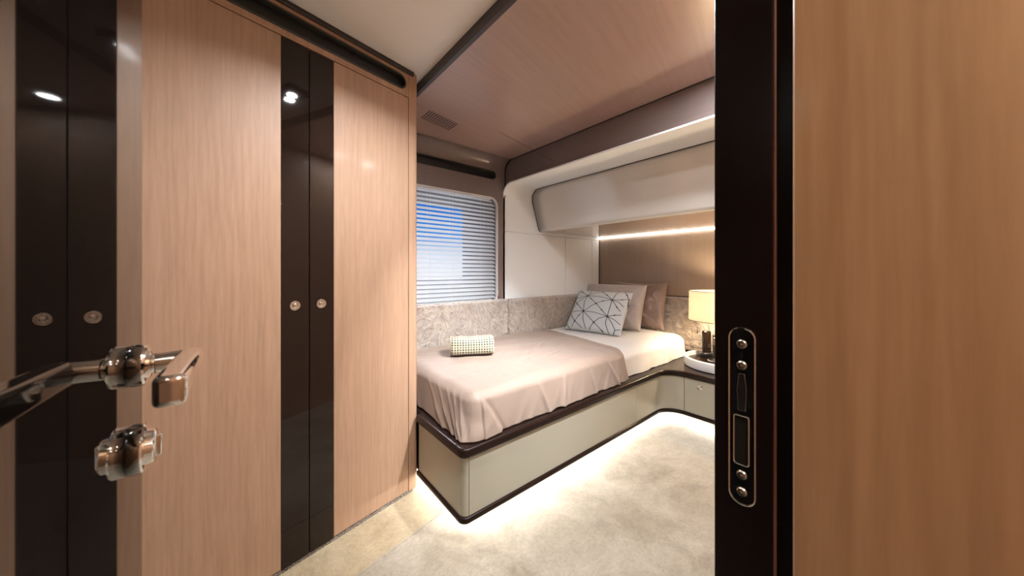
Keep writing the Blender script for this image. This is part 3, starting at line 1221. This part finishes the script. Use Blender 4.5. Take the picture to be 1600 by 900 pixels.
def duvet_edge(P, u_, v_, ts):
    # the open edge runs askew across the bed
    k = (P.x - .76) / (2.02 - .76)
    if k > 0:
        tgt = 1.95 + (P.y - 1.16) / .9 * .20
        tgt += ts * .02 * (1 if v_ < 0 else 0)
        P.x = .76 + k * (tgt - .76) if k > 0 else P.x
        # a soft rolled fold near the open edge
        e = (1 - k)
        if e < .08:
            P.z += .010 * math.sin(PI * e / .08)
        # crease pulls
        P.z += .004 * math.exp(-((P.x - 1.45) / .18) ** 2) * math.sin(P.y * 38 + P.x * 9) * (1 - ts)
    # hospital corner: the end flap wraps over the front, its edge runs down slantwise
    d_ = MZ1 + .01 - P.z
    onfront = P.y < 1.18 and u_ >= 0
    if v_ < 0 and u_ >= -v_ * 0 and ts > 0:
        e0 = .79 + .085 * d_ / .16
        k2 = max(0, min(1, (e0 - P.x) / .006))
        P.y -= .011 * k2 * min(1, ts * 3)
        P.y += .006 * math.exp(-((P.x - e0 - .012) / .010) ** 2) * min(1, ts * 3)
        for (c0, sl0, am) in ((1.12, .35, .010), (1.34, -.3, .013), (1.52, .25, .009), (1.70, .5, .013), (1.83, -.25, .009)):
            P.y -= am * math.exp(-((P.x - c0 - sl0 * d_) / .013) ** 2) * min(1, ts * 2)
    if u_ < 0 and ts > 0:
        a_ = P.y - 1.15
        for (c0, sl0, am, wd_) in ((.10, .65, .016, .008), (.17, 1.05, .020, .010), (.235, 1.35, .017, .009), (.33, 1.7, .013, .011), (.44, 1.9, .012, .012)):
            P.x -= am * math.exp(-((a_ - c0 + sl0 * d_ * .8) / wd_) ** 2) * min(1, ts * 1.5)
    # the corner is pulled out to the lip of the ledge
    cr_ = math.exp(-((P.x - .76) ** 2 + (P.y - 1.15) ** 2) / .07 ** 2) * ts * ts
    P.x -= .022 * cr_
    P.y -= .016 * cr_
    if ts == 0:
        for (cx_, cy_, an_, ln_, am) in ((1.42, 1.52, .5, .10, .007), (1.36, 1.44, .2, .08, .006), (1.50, 1.40, .35, .12, .005), (1.30, 1.33, -.2, .07, .005), (1.62, 1.62, .6, .12, .005)):
            rx_ = (P.x - cx_) * math.cos(an_) + (P.y - cy_) * math.sin(an_)
            ry_ = -(P.x - cx_) * math.sin(an_) + (P.y - cy_) * math.cos(an_)
            P.z += am * math.exp(-(rx_ / ln_) ** 2) * math.exp(-(ry_ / .010) ** 2)
    return P


du = drape('coverlet', MX0 - .020, 2.02, MY0 - .006, MY1 - .003, MZ1 + .013, MZ0 + .003, M['duvet'], right=False, rr=.040, vrad=.055, amp=.006, fold=.014, edge_fn=duvet_edge, thick=.006, seed=11, flare=.026, res=.0075,
           label='light taupe coverlet draped over the foot two thirds of the bed', cat='bedspread')


# ------------------------------------------------------------------ cushions
def cushion_mesh(w, h, t, n=40, pinch=.06, wr=.006, seed=0, power=.42):
    """two faces meeting in a knife edge; local x across, y up, z thickness"""
    V, F, UV = [], [], []
    for side in (1, -1):
        for j in range(n + 1):
            for i in range(n + 1):
                a_ = -1 + 2 * i / n
                b_ = -1 + 2 * j / n
                th = (max(0, 1 - a_ ** 2) * max(0, 1 - b_ ** 2)) ** power * t / 2
                px = a_ * (1 - pinch * (1 - b_ * b_)) * w / 2
                py = b_ * (1 - pinch * (1 - a_ * a_)) * h / 2
                e = (1 - a_ ** 4) * (1 - b_ ** 4)
                nz = noise.fractal(Vector((px * 9 + seed, py * 9, side * 2.0)), 1, 2, 3) * wr * e
                # gathered creases running in from the corners
                cr_ = math.sin(math.atan2(abs(b_) - 1.02, abs(a_) - 1.02) * 14 + seed) * wr * .5 * e * max(0, (abs(a_) + abs(b_)) - 1.1)
                V.append((px, py, side * (th + nz + cr_)))
                UV.append(((a_ + 1) / 2, (b_ + 1) / 2))
    W1 = n + 1
    for s_ in range(2):
        for j in range(n):
            for i in range(n):
                a_ = s_ * W1 * W1 + j * W1 + i
                q = (a_, a_ + 1, a_ + W1 + 1, a_ + W1)
                F.append(q if s_ == 0 else q[::-1])
    return V, F, UV


def cushion(name, mat_, w, h, t, bl_, br_, tl_, label, group, n=40, colors=None, seed=0, pinch=.06, wr=.006, power=.42, shift=None):
    """placed by its bottom-left, bottom-right and top-left corners"""
    bl_, br_, tl_ = Vector(bl_), Vector(br_), Vector(tl_)
    ax = (br_ - bl_).normalized()
    ay = (tl_ - bl_)
    ay = (ay - ax * ay.dot(ax)).normalized()
    az = ax.cross(ay)
    c = bl_ + (br_ - bl_) / 2 + ay * h / 2
    V, F, UV = cushion_mesh(w, h, t, n, pinch, wr, seed, power)
    me = bpy.data.meshes.new(name)
    me.from_pydata(V, [], F)
    me.materials.append(mat_)
    if colors:
        at = me.color_attributes.new('pattern', 'FLOAT_COLOR', 'POINT')
        for k, (u_, v_) in enumerate(UV):
            at.data[k].color = (*colors(u_, v_), 1)
    bm = bmesh.new()
    bm.from_mesh(me)
    bmesh.ops.remove_doubles(bm, verts=bm.verts, dist=1e-6)
    bmesh.ops.recalc_face_normals(bm, faces=bm.faces)
    bm.to_mesh(me)
    bm.free()
    for p in me.polygons:
        p.use_smooth = True
    o = bpy.data.objects.new(name, me)
    R_ = Matrix((ax, ay, az)).transposed().to_4x4()
    R_.translation = c
    o.matrix_world = R_
    COL.objects.link(o)
    if group:
        o['group'] = group
    return setp(o, label, 'pillow')


# network of hand-drawn lines on the front cushion, in the cushion's own square
quadp = ((165, 610), (790, 700), (945, 190), (420, 150))


def inv(x_, y_):
    u_, v_ = .5, .5
    for _ in range(14):
        (ax_, ay_), (bx_, by_), (cx_, cy_), (dx_, dy_) = quadp
        X_ = ax_ * (1 - u_) * (1 - v_) + bx_ * u_ * (1 - v_) + cx_ * u_ * v_ + dx_ * (1 - u_) * v_
        Y_ = ay_ * (1 - u_) * (1 - v_) + by_ * u_ * (1 - v_) + cy_ * u_ * v_ + dy_ * (1 - u_) * v_
        a11 = (bx_ - ax_) * (1 - v_) + (cx_ - dx_) * v_
        a21 = (by_ - ay_) * (1 - v_) + (cy_ - dy_) * v_
        a12 = (dx_ - ax_) * (1 - u_) + (cx_ - bx_) * u_
        a22 = (dy_ - ay_) * (1 - u_) + (cy_ - by_) * u_
        D = a11 * a22 - a12 * a21
        ex_, ey_ = x_ - X_, y_ - Y_
        u_ += (ex_ * a22 - ey_ * a12) / D
        v_ += (ey_ * a11 - ex_ * a21) / D
    return (u_, v_)


LINES = ['510,248 430,262 335,272', '510,248 365,335 262,440', '335,272 370,345 437,447 540,580 620,670', '510,248 455,185 430,150', '510,248 545,200 562,160',
         '510,248 600,200 675,190', '510,248 650,268 762,312', '510,248 545,295 600,370 645,440 697,515', '510,248 465,330 437,447', '437,447 575,370 670,330 762,312',
         '437,447 350,438 262,440', '437,447 370,495 312,550 265,605', '437,447 420,530 430,635', '437,447 560,468 697,515', '262,440 312,550 385,625', '762,312 715,245 675,190 650,160',
         '762,312 795,235 832,178', '762,312 850,300 915,280', '762,312 820,335 858,385', '762,312 800,400 825,442', '762,312 730,420 697,515', '697,515 770,495 830,482',
         '697,515 610,535 540,580 470,645', '697,515 665,590 680,695', '697,515 735,590 750,650', '697,515 760,545 808,585', '870,175 895,230 908,285 885,400', '720,695 750,650 800,640',
         '335,272 380,225 440,158', '195,560 240,630', '262,440 225,500 185,590', '335,272 300,350 262,440']
SEG = []
for ln in LINES:
    pts = [inv(*map(float, q.split(','))) for q in ln.split()]
    for a_, b_ in zip(pts, pts[1:]):
        SEG.append((a_, b_))
KN = [inv(*p) for p in ((510, 248), (762, 312), (437, 447), (697, 515), (335, 272), (312, 550), (540, 580), (675, 190), (545, 295), (715, 245), (670, 330), (645, 440), (370, 345), (770, 495), (370, 495), (595, 365), (895, 230), (850, 300), (262, 440), (800, 400), (610, 662), (455, 185))]


def print_col(u_, v_):
    dm = 9
    for (a_, b_) in SEG:
        vx, vy = b_[0] - a_[0], b_[1] - a_[1]
        t = max(0, min(1, ((u_ - a_[0]) * vx + (v_ - a_[1]) * vy) / (vx * vx + vy * vy + 1e-9)))
        q = math.hypot(u_ - a_[0] - vx * t, v_ - a_[1] - vy * t)
        dm = min(dm, q)
    dk = min(math.hypot(u_ - k[0], v_ - k[1]) for k in KN)
    thr = .0042 + .011 * math.exp(-(dk / .016) ** 2)
    f = max(0, min(1, (dm - thr) / .004))
    dark, light = (.015, .015, .018), (.50, .52, .53)
    return tuple(d_ + (l_ - d_) * f for d_, l_ in zip(dark, light))


ZM = MZ1 + .004
GP = 'pillows at the head of the bed'
cushion('pillow', M['pillow_dark'], .50, .42, .15, (2.83, 1.83, ZM + .004), (2.83, 1.34, ZM + .004), (2.91, 1.83, ZM + .40), 'brown taupe pillow at the back, leaning on the padded headboard', GP, n=60, seed=5, wr=.020, pinch=.075)
cushion('pillow', M['pillow'], .60, .415, .19, (2.57, 2.035, ZM + .006), (2.62, 1.44, ZM + .006), (2.71, 2.045, ZM + .38), 'light taupe pillow standing behind the patterned cushion', GP, n=60, seed=9, wr=.017, pinch=.04, power=.36)
cushion('cushion', M['print'], .52, .415, .13, (2.25, 1.955, ZM + .004), (2.315, 1.437, ZM + .004), (2.50, 1.985, ZM + .33), 'pale grey cushion printed with black crossing lines, frontmost on the bed', GP, n=170, colors=print_col, seed=2, wr=.005, pinch=.035)

# ------------------------------------------------------------------ rolled waffle towel
def towel():
    a_ = Vector((.955, 1.702, 0)); b_ = Vector((1.175, 1.580, 0))
    ax = (b_ - a_).normalized()
    bk = Vector((-ax.y, ax.x, 0))
    Lw = (b_ - a_).length
    z0 = MZ1 + .0185
    hgt, dep = .110, .14
    NS, NA = 120, 132
    V, F, C = [], [], []
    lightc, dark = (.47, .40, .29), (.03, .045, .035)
    per = 0
    prof = []
    for k in range(NA):
        t = 2 * PI * k / NA
        e = .62
        cx_ = math.copysign(abs(math.cos(t)) ** e, math.cos(t)) * dep / 2
        cz_ = math.copysign(abs(math.sin(t)) ** e, math.sin(t)) * hgt / 2
        prof.append((cx_, cz_))
    cum = [0]
    for k in range(NA):
        p, q = prof[k], prof[(k + 1) % NA]
        cum.append(cum[-1] + math.hypot(p[0] - q[0], p[1] - q[1]))
    cell = .0158
    for i in range(NS + 1):
        s = Lw * i / NS
        endr = 1 - .10 * max(0, 1 - min(s, Lw - s) / .012) ** 2
        sag = -.006 * math.sin(PI * i / NS)
        for k in range(NA):
            cx_, cz_ = prof[k]
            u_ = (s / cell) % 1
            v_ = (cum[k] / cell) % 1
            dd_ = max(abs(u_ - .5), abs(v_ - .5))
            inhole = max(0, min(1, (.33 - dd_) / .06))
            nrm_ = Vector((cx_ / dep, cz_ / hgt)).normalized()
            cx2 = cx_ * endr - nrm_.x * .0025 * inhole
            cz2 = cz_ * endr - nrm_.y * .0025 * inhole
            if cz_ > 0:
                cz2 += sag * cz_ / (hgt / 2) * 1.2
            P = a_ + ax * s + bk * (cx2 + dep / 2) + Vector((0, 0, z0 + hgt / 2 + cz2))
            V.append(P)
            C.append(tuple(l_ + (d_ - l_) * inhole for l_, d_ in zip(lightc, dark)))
    for i in range(NS):
        for k in range(NA):
            F.append((i * NA + k, i * NA + (k + 1) % NA, (i + 1) * NA + (k + 1) % NA, (i + 1) * NA + k))
    # folded layers show as a spiral of rings at both ends
    for (i0, sgn) in ((0, -1), (NS, 1)):
        prev = [i0 * NA + k for k in range(NA)]
        basec = a_ + ax * (Lw * i0 / NS) + bk * dep / 2 + Vector((0, 0, z0 + hgt / 2))
        for ri in range(1, 9):
            f_ = 1 - ri / 8.5
            o_ = (.004 if ri % 2 else -.003) * sgn
            cur = []
            for k in range(NA):
                cx_, cz_ = prof[k]
                V.append(basec + bk * cx_ * f_ + Vector((0, 0, cz_ * f_)) + ax * o_)
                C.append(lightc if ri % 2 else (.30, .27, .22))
                cur.append(len(V) - 1)
            for k in range(NA):
                F.append((prev[k], prev[(k + 1) % NA], cur[(k + 1) % NA], cur[k]))
            prev = cur
        F.append(tuple(prev))
    me = bpy.data.meshes.new('towel')
    org = a_ + Vector((0, 0, z0))
    me.from_pydata([v - org for v in V], [], F)
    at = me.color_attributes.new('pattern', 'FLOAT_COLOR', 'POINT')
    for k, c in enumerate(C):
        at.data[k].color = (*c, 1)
    bm = bmesh.new(); bm.from_mesh(me)
    bmesh.ops.recalc_face_normals(bm, faces=bm.faces)
    bm.to_mesh(me); bm.free()
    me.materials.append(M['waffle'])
    for p in me.polygons:
        p.use_smooth = True
    o = bpy.data.objects.new('towel', me)
    o.location = org
    COL.objects.link(o)
    return setp(o, 'rolled beige waffle weave towel lying on the coverlet', 'towel')


towel()

# ================================================================== BEDSIDE THINGS
TX, TY = 2.71, .855
ty = empty('tray', (TX, TY, .378), 'round white rimmed tray with dark glossy base on the ledge', 'tray')
g = MB()
g.lathe((TX, TY, .3785), [(0, 0), (.225, 0), (.243, .004), (.245, .010), (.245, .060), (.243, .064), (.238, .066), (.229, .066), (.225, .063), (.224, .034), (0, .034)], 96)
g.build('rim', M['white'], ty)
g = MB()
g.lathe((TX, TY, .413), [(0, 0), (.2235, 0), (.2235, .0015), (0, .0015)], 96)
g.build('base_plate', M['ledge'], ty)

lx, ly = 2.705, .868
lp = empty('table_lamp', (lx, ly, .4145), 'lit table lamp with cream drum shade standing in the round tray', 'lamp')
g = MB()
g.lathe((lx, ly, .4148), [(0, 0), (.075, 0), (.078, .004), (.075, .012), (.02, .016), (.011, .022), (.009, .30), (0, .30)], 40)
g.build('stem', M['steel'], lp)
g = MB()
zs0, zs1 = .716, .930
g.lathe((lx, ly, 0), [(.200, zs0), (.197, zs1), (.1955, zs1), (.1985, zs0), (.200, zs0)], 72)
g.build('lamp_shade', M['shade'], lp)
for zz, rr_ in ((zs0, .2), (zs1, .197)):
    g = MB()
    g.tube([(lx + rr_ * math.cos(2 * PI * k / 72), ly + rr_ * math.sin(2 * PI * k / 72), zz) for k in range(72)], .0018, 8, closed=True)
    g.build('shade_trim', M['trimdark'], lp)
g = MB()
g.lathe((lx, ly, .775), [(0, -.045), (.014, -.045), (.014, -.01), (.022, .01), (.03, .035), (.026, .06), (.012, .075), (0, .078)], 24)
g.build('bulb', M['bulb'], lp)
g = MB()
for k in range(3):
    t = 2 * PI * k / 3
    g.tube([(lx, ly, zs0 + .012), (lx + .198 * math.cos(t), ly + .198 * math.sin(t), zs0 + .012)], .0012, 6)
g.build('shade_ring', M['steel'], lp)
g = MB()
cxp, cyp = 2.655, 1.0
g.tube([(lx - .01, ly + .02, .725), (cxp, cyp, .722), (cxp, cyp, .63)], .0012, 6)
g.lathe((cxp, cyp, .605), [(0, 0), (.0035, .002), (.0035, .024), (0, .026)], 10)
g.build('pull_chain', M['wenge'], lp)

# cordless handset in its cradle
hx, hy = 2.79, .985
hz = .4148
ph = empty('cordless_handset', (hx, hy, hz), 'black cordless handset upright in a round charging cradle on the tray', 'telephone')
g = MB()
g.lathe((hx, hy, hz), [(0, 0), (.046, 0), (.048, .004), (.047, .026), (.044, .032), (.030, .034), (0, .034)], 40)
cr0 = g.build('cradle', M['slot'], ph)
g = MB()
g.tube([(hx + .0475 * math.cos(2 * PI * k / 40), hy + .0475 * math.sin(2 * PI * k / 40), hz + .030) for k in range(40)], .0022, 8, closed=True)
g.build('silver_ring', M['steel'], cr0)
an = math.radians(-140)
g = MB()
g.box((hx - .0155, hy - .030, hz + .020), (hx + .0155, hy + .030, hz + .200), math.radians(39))
g.build('handset', M['lacquer'], ph, bevel=.010, seg=4)
g = MB()
ux_ = Vector((math.cos(math.radians(39)), math.sin(math.radians(39)), 0))
uy_ = Vector((-ux_.y, ux_.x, 0))
for r_ in range(6):
    for c_ in range(3):
        p = Vector((hx, hy, hz + .055 + r_ * .014)) - ux_ * .0157 + uy_ * (c_ - 1) * .014
        g.lathe(tuple(p), [(0, .0006), (.0011, .0006), (.0013, 0)], 8, tuple(-ux_))
g.build('keypad', M['steel'], ph)

# second remote control, lying against its own low stand further along the tray
rx, ry = 2.85, .935
rm = empty('remote_control', (rx, ry, hz), 'dark remote control with silver edge standing behind the handset', 'remote control')
g = MB()
g.box((rx - .016, ry - .026, hz + .001), (rx + .016, ry + .026, hz + .165), math.radians(30))
g.build('body', M['slot'], rm, bevel=.006, seg=3)
g = MB()
g.box((rx - .0175, ry - .027, hz + .085), (rx + .0175, ry + .027, hz + .150), math.radians(30))
g.build('silver_edge', M['steel'], rm, bevel=.005, seg=3)

# ================================================================== DOWNLIGHTS
tw = empty('downlight', (.506, .84, ZW), 'black twin spotlight fitted under the white ceiling by the wardrobe', 'ceiling light', 'downlights')
g = MB()
g.box((.455, .765, ZW - .032), (.557, .915, ZW))
g.build('housing', M['slot'], tw, bevel=.005)
for (p, w_) in DOWNLIGHTS:
    g = MB()
    g.lathe((p[0], p[1], ZW - .0345), [(0, 0), (.021, 0), (.0225, .003), (0, .004)], 24)
    g.build('lens', M['spot_lens'], tw)
for k, (p, w_) in enumerate(ADDED_ROOM_SPOTS + HALL_SPOTS):  # the room fixtures are unseen, added to go with the extra spots
    zc_ = ZC if p[0] > .7 else ZW
    if k == 0:
        first = empty('downlight', (p[0], p[1], zc_), 'unseen round downlight added in the veneered ceiling by the doorway wall', 'ceiling light', 'downlights')
        g = MB()
        g.lathe((p[0], p[1], zc_), [(.036, -.006), (.047, -.006), (.049, -.002), (.049, 0), (.036, 0), (.036, -.006)], 32)
        g.build('bezel', M['chrome'], first)
        g = MB()
        g.lathe((p[0], p[1], zc_ - .005), [(0, 0), (.035, 0), (.035, .004), (0, .004)], 32)
        g.build('lens', M['spot_lens'], first)
    else:
        c = copy_tree(first, (p[0], p[1], zc_))
        c['label'] = ['', 'unseen round downlight added in the veneered ceiling above the bedside cabinet', 'unseen round downlight added in the veneered ceiling to brighten the foot of the bed', 'round recessed downlight in the passage just outside the doorway', 'round recessed downlight at the far end of the passage'][k]

# ================================================================== OUTSIDE THE WINDOW
g = MB()
g.box((-60, 6, -1.2), (60, 90, -1.1))
wm = mat('harbour_water', (.5, .56, .6), .25)
setp(g.build('water', wm, smooth=False), kind='structure')
tr_ = empty('tree', (6.55, 17.3, -1.1), 'dark leafy tree across the water seen through the blind', 'tree')
g = MB()
g.tube([(6.55, 17.3, -1.1), (6.5, 17.3, .6), (6.55, 17.3, 1.8)], [.16, .13, .07], 10)
g.build('trunk', M['wenge'], tr_)
g = MB()
for k in range(420):
    t = random.random() * 2 * PI
    q = math.acos(random.uniform(-1, 1))
    r = .7 * random.random() ** .4
    c = Vector((6.55 + r * math.sin(q) * math.cos(t), 17.3 + r * math.sin(q) * math.sin(t), 2.0 + r * 1.1 * math.cos(q)))
    a_ = Vector((random.uniform(-1, 1), random.uniform(-1, 1), random.uniform(-1, 1))).normalized() * .16
    b_ = a_.orthogonal().normalized() * .10
    g.add([c - a_, c + b_, c + a_, c - b_], [(0, 1, 2, 3)])
g.build('crown', mat('leaves', (.05, .10, .03), .7), tr_, smooth=False)
